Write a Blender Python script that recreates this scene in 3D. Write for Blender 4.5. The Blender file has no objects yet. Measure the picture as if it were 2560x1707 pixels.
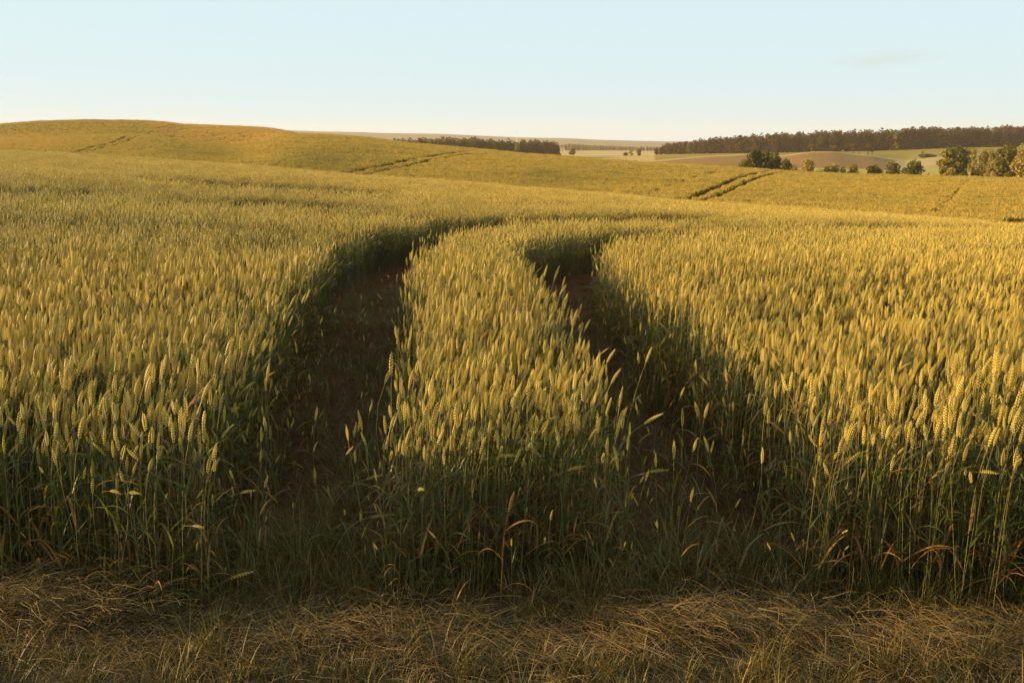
import bpy, math, random
import numpy as np
from mathutils import Vector, Matrix
R = math.radians
rng = np.random.default_rng(7)
random.seed(7)
SC = bpy.context.scene
COL = SC.collection

# ------------------------------------------------------------------ camera
H = 1.9
PITCH = 11.17
FPX = 2489.0
cd = bpy.data.cameras.new("camera")
cd.sensor_width = 36.0
cd.lens = 35.0
cd.clip_start = 0.05
cd.clip_end = 40000
cam = bpy.data.objects.new("camera", cd)
COL.objects.link(cam)
cam.location = (0, 0, H)
cam.rotation_euler = (R(90 - PITCH), 0, 0)
SC.camera = cam

# ------------------------------------------------------------------ light
SUN_EL = 12.5
SUN_AHEAD = 1.0            # degrees ahead of pure left
sx, sy, sz = -math.cos(R(SUN_AHEAD)) * math.cos(R(SUN_EL)), math.sin(R(SUN_AHEAD)) * math.cos(R(SUN_EL)), math.sin(R(SUN_EL))
w = bpy.data.worlds.new("World")
SC.world = w
w.use_nodes = True
nt = w.node_tree
bg = nt.nodes["Background"]
sky = nt.nodes.new("ShaderNodeTexSky")
sky.sky_type = 'NISHITA'
sky.sun_disc = False
sky.sun_elevation = R(SUN_EL)
sky.sun_rotation = math.atan2(sx, sy)
sky.air_density = 1.0
sky.dust_density = 0.2
sky.ozone_density = 1.0
hs = nt.nodes.new("ShaderNodeHueSaturation")
hs.inputs["Saturation"].default_value = 0.6
nt.links.new(sky.outputs[0], hs.inputs["Color"])
veil = nt.nodes.new("ShaderNodeMix"); veil.data_type = 'RGBA'     # thin even high cloud whitening the clear sky
veil.inputs['Factor'].default_value = 0.96
veil.inputs['B'].default_value = (3.2, 4.1, 4.4, 1)
nt.links.new(hs.outputs[0], veil.inputs['A'])
# one faint cloud wisp low on the right
_th, _a, _b = math.radians(11.17), (2215 - 1280) / 2489, (853.5 - 146) / 2489
wd_ = Vector((_a, math.cos(_th) + _b * math.sin(_th), -math.sin(_th) + _b * math.cos(_th))).normalized()
tc = nt.nodes.new("ShaderNodeTexCoord")
sb_ = nt.nodes.new("ShaderNodeVectorMath"); sb_.operation = 'SUBTRACT'; sb_.inputs[1].default_value = wd_
nt.links.new(tc.outputs['Generated'], sb_.inputs[0])
ml_ = nt.nodes.new("ShaderNodeVectorMath"); ml_.operation = 'MULTIPLY'; ml_.inputs[1].default_value = (24, 24, 130)
nt.links.new(sb_.outputs[0], ml_.inputs[0])
ln_ = nt.nodes.new("ShaderNodeVectorMath"); ln_.operation = 'LENGTH'; nt.links.new(ml_.outputs[0], ln_.inputs[0])
nz_ = nt.nodes.new("ShaderNodeTexNoise"); nz_.inputs['Scale'].default_value = 1.3; nz_.inputs['Detail'].default_value = 5
nt.links.new(ml_.outputs[0], nz_.inputs['Vector'])
m1_ = nt.nodes.new("ShaderNodeMath"); m1_.operation = 'SUBTRACT'; nt.links.new(nz_.outputs['Fac'], m1_.inputs[0])
m0_ = nt.nodes.new("ShaderNodeMath"); m0_.operation = 'MULTIPLY'; m0_.inputs[1].default_value = 0.42; nt.links.new(ln_.outputs['Value'], m0_.inputs[0]); nt.links.new(m0_.outputs[0], m1_.inputs[1])
m2_ = nt.nodes.new("ShaderNodeMath"); m2_.operation = 'MULTIPLY'; m2_.inputs[1].default_value = 1.6; m2_.use_clamp = True; nt.links.new(m1_.outputs[0], m2_.inputs[0])
wsp = nt.nodes.new("ShaderNodeMix"); wsp.data_type = 'RGBA'; wsp.inputs['B'].default_value = (3.2, 3.7, 3.7, 1)
nt.links.new(m2_.outputs[0], wsp.inputs['Factor']); nt.links.new(veil.outputs['Result'], wsp.inputs['A'])
nt.links.new(wsp.outputs['Result'], bg.inputs[0])
bg.inputs[1].default_value = 0.086
sd = bpy.data.lights.new("sun", 'SUN')
sd.energy = 5.0
sd.angle = R(0.5)
sd.color = (1.0, 0.71, 0.30)
sun = bpy.data.objects.new("sun", sd)
COL.objects.link(sun)
sun.rotation_euler = Vector((sx, sy, sz)).to_track_quat('Z', 'Y').to_euler()
sun.location = (-30, 10, 20)
vs = SC.view_settings
vs.view_transform = 'Standard'
vs.look = 'None'
vs.exposure = 1.3
vs.gamma = 1.0
SC.cycles.max_bounces = 6
SC.cycles.diffuse_bounces = 3
SC.cycles.transmission_bounces = 3
SC.cycles.volume_bounces = 0
SC.cycles.use_adaptive_sampling = False

# ------------------------------------------------------------------ terrain profile
TH = R(PITCH)
def s_of(y):                 # picture row (of 1707) -> drop per metre of depth
    return np.tan(TH + np.arctan((np.asarray(y, float) - 853.5) / FPX))
def u_of(px, s=0.0):
    return (np.asarray(px, float) - 1280) / FPX * (math.cos(TH) + s * math.sin(TH))
def tab(px, pairs):
    a = np.array(pairs, float)
    return np.interp(px, a[:, 0], a[:, 1])
def smooth(v, k):
    ker = np.exp(-0.5 * (np.arange(-3 * k, 3 * k + 1) / k) ** 2)
    ker /= ker.sum()
    p = np.concatenate([np.full(3 * k, v[0]), v, np.full(3 * k, v[-1])])
    return np.convolve(p, ker, 'valid')
PXG = np.arange(-1200, 3900, 8.0)
def T(pairs, k=3):
    return smooth(tab(PXG, pairs), k)
WH = 0.84
y1 = T([(-900, 372), (0, 378), (163, 383), (450, 402), (653, 415), (904, 438), (1108, 451), (1312, 469), (1516, 484), (1660, 498), (1804, 509), (2008, 521), (2212, 535), (2416, 551), (2540, 562), (3200, 590)])
D1 = T([(-900, 110), (0, 92), (1280, 62), (2560, 46), (3600, 40)])
DA = T([(-900, 250), (735, 235), (1280, 205), (2560, 150), (3600, 140)])
yA = T([(-900, 352), (0, 350), (250, 338), (367, 337), (449, 349), (571, 364), (640, 361), (694, 345), (735, 336), (780, 335), (904, 343), (1006, 356), (1108, 366), (1312, 384), (1516, 399), (1600, 406), (1763, 414), (1878, 423), (2008, 431), (2212, 438), (2416, 443), (2560, 447), (3200, 455)], 2)
yB = T([(-900, 318), (0, 311), (90, 304), (204, 300), (380, 302), (430, 306), (455, 311), (520, 313), (653, 318), (700, 324), (740, 333), (800, 352), (1000, 400), (1200, 466), (3900, 466)], 2)
dipA = T([(-900, 0), (300, 0), (400, 6), (690, 6), (760, 10), (3900, 10)])
yK = T([(-1200, 418), (1400, 418), (1500, 408), (1641, 402), (1763, 391), (1861, 386), (1951, 391), (2000, 383), (2035, 379), (2090, 379), (2135, 385), (2184, 389), (2228, 397), (2273, 401), (2335, 393), (2400, 390), (3900, 385)], 1)
yW = T([(-1200, 392), (1600, 391), (1700, 387), (1900, 383), (2200, 377), (2400, 369), (2560, 366), (3400, 362)])
yF = T([(-1200, 318), (600, 322), (790, 329), (900, 331), (960, 333), (1100, 335), (1300, 344), (1420, 346), (1500, 350), (1660, 354), (2000, 353), (3900, 352)], 1)
zb = T([(-900, 0.25), (0, 0.08), (900, -0.28), (1280, -0.40), (2560, -0.62), (3600, -0.8)])
YG = np.exp(np.linspace(math.log(4.0), math.log(9000), 900))
def pchip(xk, yk, x):
    h = np.diff(xk); d = np.diff(yk) / h
    m = np.zeros_like(yk)
    for i in range(1, len(xk) - 1):
        if d[i - 1] * d[i] > 0:
            w1, w2 = 2 * h[i] + h[i - 1], h[i] + 2 * h[i - 1]
            m[i] = (w1 + w2) / (w1 / d[i - 1] + w2 / d[i])
    m[0], m[-1] = d[0], d[-1]
    i = np.clip(np.searchsorted(xk, x) - 1, 0, len(h) - 1)
    t = (x - xk[i]) / h[i]
    return ((1 + 2 * t) * (1 - t) ** 2 * yk[i] + t * (1 - t) ** 2 * h[i] * m[i] + t * t * (3 - 2 * t) * yk[i + 1] + t * t * (t - 1) * h[i] * m[i + 1])
ZT = np.zeros((len(PXG), len(YG)))
LYG = np.log(YG)
for j in range(len(PXG)):
    p = PXG[j]
    k = [(3.0, 0.0), (5.5, 0.0), (8, -0.02), (13, zb[j] * 0.38), (20, zb[j])]
    k.append((D1[j], H - s_of(y1[j]) * D1[j] - WH))
    k.append((D1[j] * 1.35, H - s_of(y1[j] + 20) * D1[j] * 1.35 - WH))
    k.append((DA[j], H - s_of(yA[j]) * DA[j] - 0.7))
    k.append((DA[j] * 1.13, H - s_of(yA[j] + dipA[j]) * DA[j] * 1.13 - 0.7))
    k.append((345, H - s_of(yB[j]) * 345 - 0.7 * (p < 760)))
    k.append((440, -12.0))
    k.append((620, H - s_of(yK[j]) * 620))
    k.append((770, -11.5 if p < 1800 else max(-11.5, H - s_of(yK[j] + 6) * 770)))
    k.append((1000, H - s_of(yW[j]) * 1000))
    k.append((2000, -13.0)); k.append((3600, -13.5)); k.append((4400, -8))
    k.append((5200, H - s_of(yF[j]) * 5200)); k.append((9000, H - s_of(yF[j] + 6) * 9000))
    k = np.array(k)
    ZT[j] = pchip(k[:, 0], k[:, 1], YG)
def height(X, Y):
    X = np.asarray(X, float); Y = np.asarray(Y, float)
    Yc = np.maximum(Y, 4.0)
    px = 1280 + (X / Yc) * FPX / math.cos(TH)
    fi = np.clip((px - PXG[0]) / 8.0, 0, len(PXG) - 1.001)
    fj = np.clip((np.log(Yc) - LYG[0]) / (LYG[1] - LYG[0]), 0, len(YG) - 1.001)
    i = fi.astype(int); j = fj.astype(int); a = fi - i; b = fj - j
    z = ZT[i, j] * (1 - a) * (1 - b) + ZT[i + 1, j] * a * (1 - b) + ZT[i, j + 1] * (1 - a) * b + ZT[i + 1, j + 1] * a * b
    bump = 0.015 * np.sin(X * 2.1 + 1.3 * np.sin(Y * 1.7)) * np.sin(Y * 2.7 + X)
    return z + bump * (Yc < 40)
def col_px(X, Y):
    return 1280 + (np.asarray(X) / np.maximum(Y, 1)) * FPX / math.cos(TH)
def colv(px, table):
    return np.interp(px, PXG, table)
def at(px, Y):               # a column of the picture at a depth
    X = u_of(px) * Y
    return X, Y, float(height(X, Y))

def fnoise(X, Y, sc, seed=0):
    """smooth value noise, vectorised, about -1..1"""
    r = np.random.default_rng(100 + seed)
    g = r.uniform(-1, 1, (128, 128))
    x = np.asarray(X) / sc; y = np.asarray(Y) / sc
    i = np.floor(x).astype(int); j = np.floor(y).astype(int)
    a = x - i; b = y - j
    a = a * a * (3 - 2 * a); b = b * b * (3 - 2 * b)
    i0, i1, j0, j1 = i % 128, (i + 1) % 128, j % 128, (j + 1) % 128
    return (g[i0, j0] * (1 - a) * (1 - b) + g[i1, j0] * a * (1 - b) + g[i0, j1] * (1 - a) * b + g[i1, j1] * a * b)

# ------------------------------------------------------------------ tracks, as centre lines with half widths
def poly_dist(X, Y, pts):
    """distance to a polyline divided by its local half width (pts: x, y, half)"""
    best = np.full(np.shape(X), 1e9)
    for (x0, y0, w0), (x1, y1_, w1) in zip(pts[:-1], pts[1:]):
        dx, dy = x1 - x0, y1_ - y0
        t = np.clip(((X - x0) * dx + (Y - y0) * dy) / (dx * dx + dy * dy), 0, 1)
        d = np.hypot(X - x0 - t * dx, Y - y0 - t * dy) / (w0 + t * (w1 - w0))
        best = np.minimum(best, d)
    return best
TRACKS = [
    [(-0.88, 3.0, .40), (-0.92, 4.4, .42), (-1.14, 6.5, .47), (-1.40, 9, .46), (-1.62, 11.5, .52), (-1.68, 14, .52), (-1.5, 16.6, .55), (-0.95, 18.9, .75), (0.2, 21.4, 1.1), (2.4, 23.9, .95), (6, 27.2, .8), (14, 33, .55), (30, 45, .45)],
    [(0.95, 3.0, .50), (0.88, 4.6, .46), (0.67, 7, .41), (0.54, 9.2, .43), (0.48, 11.5, .50), (0.66, 13.6, .52), (1.25, 15.6, .50), (2.3, 17.2, .60), (4.2, 19.4, .80), (8, 22.8, .80), (16, 29, .55), (34, 41, .34)],
]
def line_of(pts, Y0, Y1, hw):
    """a line on the hill from picture columns at given depths"""
    out = []
    for px, Y in pts:
        X = float(u_of(px) * Y)
        out.append((X, Y, hw))
    return out
def depth_at(px, y, top=0.7, lo=60, hi=345):
    """the depth on the hill whose wheat top shows at (px, y)"""
    Ys = np.linspace(lo, hi, 1500)
    z = height(u_of(px) * Ys, Ys) + top
    s = (H - z) / Ys
    tgt = s_of(y)
    ok = Ys > float(colv(px, D1)) * 1.38
    k = np.where(ok & (s <= tgt))[0]
    return float(Ys[k[0]]) if len(k) else hi
def hill_line(pxy, hw):
    o = []
    for px, y in pxy:
        Y = depth_at(px, y)
        if Y > 344: continue
        o.append((float(u_of(px) * Y), Y, hw))
    return o
HILL_LINES = [
    hill_line([(1700, 503), (1740, 488), (1800, 464), (1850, 444), (1890, 432), (1925, 427)], .55),
    hill_line([(1738, 507), (1780, 493), (1850, 465), (1905, 441), (1935, 433), (1965, 429)], .55),
    hill_line([(850, 434), (900, 425), (970, 410), (1050, 394), (1110, 385), (1170, 379)], .65),
    hill_line([(895, 440), (950, 428), (1030, 410), (1100, 395), (1160, 386), (1225, 383)], .50),
    hill_line([(150, 386), (220, 370), (290, 353), (370, 336)], .6),
    hill_line([(185, 386), (250, 370), (320, 353), (400, 340)], .45),
    hill_line([(2347, 531), (2360, 521), (2395, 488), (2428, 450)], .22),
    hill_line([(1600, 492), (1660, 470), (1720, 449), (1785, 430)], .22),
    hill_line([(2525, 574), (2545, 560), (2575, 545)], 1.1),
]
def near_gap(px, y, half_w_px, hy):
    Ys = np.linspace(12, 110, 1500)
    z = height(u_of(px) * Ys, Ys) + WH
    k = np.where((H - z) / Ys <= s_of(y))[0]
    Y = float(Ys[k[0]]) if len(k) else 80.
    hx = half_w_px / FPX * Y
    return [(float(u_of(px)) * Y - hx, Y, hy), (float(u_of(px)) * Y + hx, Y, hy)]
GAPS = [near_gap(690, 460, 62, 3.0), near_gap(720, 502, 85, 1.1), near_gap(565, 451, 25, 1.8), near_gap(80, 472, 45, 1.3),
        near_gap(1020, 533, 40, .5), near_gap(420, 492, 60, .6), near_gap(930, 512, 30, .5)]
def in_track(X, Y):
    d = np.full(np.shape(X), 1e9)
    for t in TRACKS:
        d = np.minimum(d, poly_dist(X, Y, t))
    for g in GAPS:
        d = np.minimum(d, poly_dist(X, Y, g) + 0.35 * fnoise(X, Y, .5, 5))
    return d

# ------------------------------------------------------------------ materials
def new_mat(name):
    m = bpy.data.materials.new(name)
    m.use_nodes = True
    m.node_tree.nodes.clear()
    return m
def N(m, t, **kw):
    n = m.node_tree.nodes.new(t)
    for k, v in kw.items():
        setattr(n, k, v)
    return n
def L(m, a, b):
    m.node_tree.links.new(a, b)
def plant_mat(name, c0, c1, transl=0.3, rough=0.6, spec=0.25, ripe=None, tcol=None):
    """colour runs from c0 to c1 by the per-piece tint, a per-clump random value and noise; ripe: a second colour reached by the scattered ripeness"""
    m = new_mat(name)
    at_ = N(m, 'ShaderNodeAttribute', attribute_name='tint')
    oi = N(m, 'ShaderNodeObjectInfo')
    geo = N(m, 'ShaderNodeNewGeometry')
    no = N(m, 'ShaderNodeTexNoise'); no.inputs['Scale'].default_value = 0.35; no.inputs['Detail'].default_value = 3
    L(m, geo.outputs['Position'], no.inputs['Vector'])
    a = N(m, 'ShaderNodeMath', operation='MULTIPLY_ADD'); a.inputs[1].default_value = 0.6
    L(m, at_.outputs['Fac'], a.inputs[0])
    b = N(m, 'ShaderNodeMath', operation='MULTIPLY_ADD'); b.inputs[1].default_value = 0.25; b.inputs[2].default_value = 0
    L(m, oi.outputs['Random'], b.inputs[0]); L(m, b.outputs[0], a.inputs[2])
    c = N(m, 'ShaderNodeMath', operation='MULTIPLY_ADD'); c.inputs[1].default_value = 0.6; c.use_clamp = True
    L(m, no.outputs['Fac'], c.inputs[0])
    sb = N(m, 'ShaderNodeMath', operation='SUBTRACT'); sb.inputs[1].default_value = 0.28
    L(m, a.outputs[0], sb.inputs[0]); L(m, sb.outputs[0], c.inputs[2])
    mx = N(m, 'ShaderNodeMix', data_type='RGBA')
    mx.inputs['A'].default_value = (*c0, 1); mx.inputs['B'].default_value = (*c1, 1)
    L(m, c.outputs[0], mx.inputs['Factor'])
    col = mx.outputs['Result']
    if ripe:
        ra = N(m, 'ShaderNodeAttribute', attribute_name='ripe', attribute_type='INSTANCER')
        m2 = N(m, 'ShaderNodeMix', data_type='RGBA')
        m2.inputs['B'].default_value = (*ripe, 1)
        L(m, ra.outputs['Fac'], m2.inputs['Factor']); L(m, col, m2.inputs['A'])
        col = m2.outputs['Result']
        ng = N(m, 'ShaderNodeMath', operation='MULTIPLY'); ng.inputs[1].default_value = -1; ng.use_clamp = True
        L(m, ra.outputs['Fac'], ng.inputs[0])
        m3 = N(m, 'ShaderNodeMix', data_type='RGBA'); m3.inputs['B'].default_value = (0.15, 0.125, 0.03, 1)  # negative values turn olive, also for hill slope shade put into the colour
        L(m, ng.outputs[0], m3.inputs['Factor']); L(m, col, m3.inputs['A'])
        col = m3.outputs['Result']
    pb = N(m, 'ShaderNodeBsdfPrincipled')
    pb.inputs['Roughness'].default_value = rough
    pb.inputs['Specular IOR Level'].default_value = spec
    L(m, col, pb.inputs['Base Color'])
    out = N(m, 'ShaderNodeOutputMaterial')
    if transl > 0:
        tr = N(m, 'ShaderNodeBsdfTranslucent')
        if tcol:
            mm = N(m, 'ShaderNodeMix', data_type='RGBA', blend_type='MULTIPLY')
            mm.inputs['Factor'].default_value = 1.0; mm.inputs['B'].default_value = (*tcol, 1)
            L(m, col, mm.inputs['A']); L(m, mm.outputs['Result'], tr.inputs['Color'])
        else:
            L(m, col, tr.inputs['Color'])
        ms = N(m, 'ShaderNodeMixShader'); ms.inputs[0].default_value = transl
        L(m, pb.outputs[0], ms.inputs[1]); L(m, tr.outputs[0], ms.inputs[2]); L(m, ms.outputs[0], out.inputs['Surface'])
    else:
        L(m, pb.outputs[0], out.inputs['Surface'])
    return m
M = {
    'leaf_pine': plant_mat('lit_pine_foliage', (0.08, 0.055, 0.012), (0.24, 0.15, 0.04), 0.15, 0.7, 0.1),
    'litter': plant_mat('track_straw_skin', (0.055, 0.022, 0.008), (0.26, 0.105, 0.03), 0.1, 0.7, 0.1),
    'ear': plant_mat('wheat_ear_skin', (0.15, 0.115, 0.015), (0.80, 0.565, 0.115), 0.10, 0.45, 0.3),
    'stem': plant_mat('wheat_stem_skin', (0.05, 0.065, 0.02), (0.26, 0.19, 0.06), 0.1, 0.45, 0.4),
    'leaf': plant_mat('wheat_leaf_skin', (0.022, 0.040, 0.007), (0.13, 0.125, 0.016), 0.42, 0.4, 0.4, tcol=(1.6, 1.7, .6)),
    'dry': plant_mat('dry_leaf_skin', (0.12, 0.045, 0.01), (0.48, 0.24, 0.065), 0.35, 0.6, 0.2),
    'far': plant_mat('far_wheat_skin', (0.28, 0.20, 0.03), (0.54, 0.345, 0.075), 0.1, 0.7, 0.1, ripe=(0.55, 0.31, 0.065)),
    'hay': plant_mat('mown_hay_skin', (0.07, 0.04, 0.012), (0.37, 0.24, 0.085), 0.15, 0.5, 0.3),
    'grass': plant_mat('grass_blade_skin', (0.04, 0.05, 0.006), (0.19, 0.12, 0.022), 0.35, 0.5, 0.3),
    'rust': plant_mat('rusty_seed_skin', (0.30, 0.12, 0.05), (0.62, 0.34, 0.15), 0.15, 0.6, 0.2),
    'leaf_dark': plant_mat('dark_foliage', (0.045, 0.044, 0.008), (0.14, 0.115, 0.02), 0.2, 0.6, 0.15),
    'leaf_mid': plant_mat('mid_foliage', (0.09, 0.08, 0.014), (0.26, 0.20, 0.035), 0.25, 0.6, 0.15),
    'leaf_pale': plant_mat('pale_foliage', (0.19, 0.15, 0.035), (0.42, 0.30, 0.075), 0.25, 0.6, 0.15),
    'leaf_brown': plant_mat('brown_pine_foliage', (0.045, 0.025, 0.009), (0.13, 0.065, 0.022), 0.15, 0.7, 0.1),
    'bark': plant_mat('tree_bark', (0.10, 0.06, 0.04), (0.24, 0.15, 0.09), 0, 0.9, 0.1),
    'white': plant_mat('pale_render', (0.6, 0.56, 0.5), (0.7, 0.66, 0.6), 0, 0.8, 0.2),
    'tile': plant_mat('roof_tile', (0.25, 0.12, 0.08), (0.35, 0.18, 0.12), 0, 0.8, 0.2),
    'glass': plant_mat('window_pane', (0.03, 0.04, 0.05), (0.05, 0.06, 0.07), 0, 0.2, 0.5),
    'metal': plant_mat('mast_metal', (0.5, 0.5, 0.5), (0.65, 0.65, 0.62), 0, 0.5, 0.5),
}

def ground_mat():
    m = new_mat('ground_earth')
    ca = N(m, 'ShaderNodeAttribute', attribute_name='earth')
    geo = N(m, 'ShaderNodeNewGeometry')
    n1 = N(m, 'ShaderNodeTexNoise'); n1.inputs['Scale'].default_value = 9; n1.inputs['Detail'].default_value = 8; n1.inputs['Roughness'].default_value = .7
    n2 = N(m, 'ShaderNodeTexNoise'); n2.inputs['Scale'].default_value = .05; n2.inputs['Detail'].default_value = 6
    n3 = N(m, 'ShaderNodeTexNoise'); n3.inputs['Scale'].default_value = .6; n3.inputs['Detail'].default_value = 6
    for n in (n1, n2, n3):
        L(m, geo.outputs['Position'], n.inputs['Vector'])
    def rng_(n, a, b):
        r = N(m, 'ShaderNodeMapRange'); r.inputs[1].default_value = .25; r.inputs[2].default_value = .75
        r.inputs[3].default_value = a; r.inputs[4].default_value = b
        L(m, n.outputs['Fac'], r.inputs[0]); return r.outputs[0]
    p = N(m, 'ShaderNodeMath', operation='MULTIPLY'); L(m, rng_(n1, .6, 1.4), p.inputs[0]); L(m, rng_(n2, .85, 1.15), p.inputs[1])
    q = N(m, 'ShaderNodeMath', operation='MULTIPLY'); L(m, p.outputs[0], q.inputs[0]); L(m, rng_(n3, .8, 1.2), q.inputs[1])
    v = N(m, 'ShaderNodeVectorMath', operation='SCALE')
    L(m, ca.outputs['Color'], v.inputs[0]); L(m, q.outputs[0], v.inputs['Scale'])
    pb = N(m, 'ShaderNodeBsdfPrincipled'); pb.inputs['Roughness'].default_value = .95; pb.inputs['Specular IOR Level'].default_value = .1
    L(m, v.outputs[0], pb.inputs['Base Color'])
    bp = N(m, 'ShaderNodeBump'); bp.inputs['Strength'].default_value = .6; bp.inputs['Distance'].default_value = .03
    L(m, n1.outputs['Fac'], bp.inputs['Height']); L(m, bp.outputs[0], pb.inputs['Normal'])
    o = N(m, 'ShaderNodeOutputMaterial'); L(m, pb.outputs[0], o.inputs['Surface'])
    return m

# ------------------------------------------------------------------ tags and mesh collector
def tag(o, label=None, cat=None, group=None, kind=None):
    if label: o['label'] = label
    if cat: o['category'] = cat
    if group: o['group'] = group
    if kind: o['kind'] = kind
    return o
class MB:
    def __init__(s):
        s.v = []; s.f = []; s.m = []; s.t = []; s.n = 0; s.mats = []
    def mi(s, m):
        if m not in s.mats: s.mats.append(m)
        return s.mats.index(m)
    def add(s, V, F, mat, tint):
        V = np.asarray(V, float).reshape(-1, 3)
        s.v.append(V)
        mi = s.mi(mat)
        if isinstance(F, np.ndarray):
            F = (F + s.n).tolist()
        else:
            F = [[i + s.n for i in f] for f in F]
        s.f += F
        s.m += [mi] * len(F)
        tt = np.asarray(tint, float).ravel(); s.t.append(np.repeat(tt, len(V) // len(tt)))
        s.n += len(V)
    def merge(s, o, mtx=None):
        V = np.concatenate(o.v); 
        if mtx is not None: V = V @ mtx[:3, :3].T + mtx[:3, 3]
        s.v.append(V)
        mp = [s.mi(m) for m in o.mats]
        s.f += [[i + s.n for i in f] for f in o.f]
        s.m += [mp[i] for i in o.m]
        s.t += o.t
        s.n += o.n
    def data(s):
        return np.concatenate(s.v), s.f, s.m, np.concatenate(s.t)
    def mesh(s, name, smooth_=True):
        V, F, mm, t = s.data()
        me = bpy.data.meshes.new(name)
        me.from_pydata(V.tolist(), [], F)
        for k in s.mats: me.materials.append(M[k])
        me.polygons.foreach_set('material_index', mm)
        me.polygons.foreach_set('use_smooth', [smooth_] * len(F))
        a = me.attributes.new('tint', 'FLOAT', 'POINT'); a.data.foreach_set('value', t.astype(np.float32))
        me.update()
        return me
    def build(s, name, parent=None, smooth_=True):
        o = bpy.data.objects.new(name, s.mesh(name, smooth_))
        COL.objects.link(o)
        if parent: o.parent = parent
        return o
def tube(mb, P, rad, mat, tint, k=3):
    P = np.asarray(P, float); n = len(P)
    rad = np.broadcast_to(rad, (n,))
    Tn = np.gradient(P, axis=0); Tn /= np.linalg.norm(Tn, axis=1)[:, None] + 1e-12
    ref = np.array([0.31, 0.87, 0.1]) if abs(Tn[0, 2]) > .5 else np.array([0, 0, 1.])
    A = np.cross(Tn, ref); A /= np.linalg.norm(A, axis=1)[:, None] + 1e-12
    B = np.cross(Tn, A)
    an = np.arange(k) * 2 * math.pi / k
    V = (P[:, None] + rad[:, None, None] * (A[:, None] * np.cos(an)[None, :, None] + B[:, None] * np.sin(an)[None, :, None])).reshape(-1, 3)
    F = [[i * k + j, i * k + (j + 1) % k, (i + 1) * k + (j + 1) % k, (i + 1) * k + j] for i in range(n - 1) for j in range(k)]
    mb.add(V, F, mat, tint)
def ribbon(mb, P, wid, side, mat, tint, fold=0.0):
    """a blade along P; side: its width direction; a folded midrib gives it two faces"""
    P = np.asarray(P, float); n = len(P); wid = np.broadcast_to(wid, (n,))
    side = np.asarray(side, float)
    if side.ndim == 1: side = np.broadcast_to(side, (n, 3))
    Tn = np.gradient(P, axis=0); Tn /= np.linalg.norm(Tn, axis=1)[:, None] + 1e-12
    nr = np.cross(Tn, side); nr /= np.linalg.norm(nr, axis=1)[:, None] + 1e-12
    V = np.stack([P - side * wid[:, None] / 2, P - nr * wid[:, None] * fold, P + side * wid[:, None] / 2], 1).reshape(-1, 3)
    F = []
    for i in range(n - 1):
        a = i * 3; b = a + 3
        F += [[a, a + 1, b + 1, b], [a + 1, a + 2, b + 2, b + 1]]
    mb.add(V, F, mat, tint)
OCT_F = np.array([[0, 1, 2], [0, 2, 3], [0, 3, 4], [0, 4, 1], [5, 2, 1], [5, 3, 2], [5, 4, 3], [5, 1, 4]])
def frames(P):
    Tn = np.gradient(P, axis=0); Tn /= np.linalg.norm(Tn, axis=1)[:, None]
    return Tn

# ------------------------------------------------------------------ wheat
def plant_curve(h, lean, az, bend, baz, n=9):
    """points of a stem that leans and bends over near its top; the last piece carries the ear"""
    P = [np.zeros(3)]; 
    th = lean; d = h / (n - 1)
    for i in range(1, n):
        f = i / (n - 1)
        a = np.array([math.sin(lean) * math.cos(az), math.sin(lean) * math.sin(az), math.cos(lean)])
        b = max(0, (f - .6) / .4) ** 1.5 * bend
        dirv = a * math.cos(b) + np.array([math.cos(baz), math.sin(baz), 0]) * math.sin(b)
        P.append(P[-1] + dirv / np.linalg.norm(dirv) * d)
    return np.array(P)
def ear_hi(mb, P0, d, side, Ln, wid, tint, bend=0.0, mat='ear', levels=15):
    """an ear of overlapping plump spikelets on two sides; d: direction, side: width direction"""
    d = d / np.linalg.norm(d)
    side = side - d * side.dot(d); side /= np.linalg.norm(side)
    nr = np.cross(d, side)
    bd = np.array([1.0, 0.2, -0.3])
    Vs = []; Fs = []; k = 0; tv = []
    for i in range(levels):
        f = i / (levels - 1)
        s = 1 if i % 2 else -1
        env = (0.62 + 0.38 * math.sin(min(1, f * 2.2) * math.pi / 2)) * (1 - 0.55 * max(0, (f - .55) / .45) ** 1.3)
        dd = d + bd * bend * f; dd /= np.linalg.norm(dd)
        C = P0 + d * Ln * f * 0.93 + bd * bend * f * f * Ln * .5
        for q in (-1, 0, 1):
            out = side * s * (0.44 if q else 0.68) * wid * env + nr * q * 0.42 * wid * env
            c = C + out
            ax = dd * 1.0 + (side * s * 0.30 + nr * q * 0.28)
            ax /= np.linalg.norm(ax)
            l = 0.0122 * env * (1.15 if q == 0 else .95) * Ln / .095; r = 0.0028 * (0.7 + .4 * env) * wid / .0078
            a = np.cross(ax, nr + side * .3); a /= np.linalg.norm(a); b = np.cross(ax, a)
            Vs.append(np.array([c - ax * l * .35, c + a * r + ax * l * .1, c + b * r + ax * l * .1, c - a * r + ax * l * .1, c - b * r + ax * l * .1, c + ax * l * .75]))
            Fs.append(OCT_F + k); k += 6
            tv += [tint - .75, tint - .1, tint, tint - .1, tint, tint + .45]  # dark bases, bright tips: shade between spikelets and highlights put into the tint
    # tip awns
    mb.add(np.concatenate(Vs), np.concatenate(Fs), mat, tv)
    tip = P0 + d * Ln * .95 + bd * bend * Ln * .5
    for q in range(3):
        e = tip + (d + side * random.uniform(-.5, .5) + nr * random.uniform(-.5, .5)) * random.uniform(.008, .02)
        a = side * .0008
        mb.add([tip - a, tip + a, e], [[0, 1, 2]], mat, tint + .2)
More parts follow.
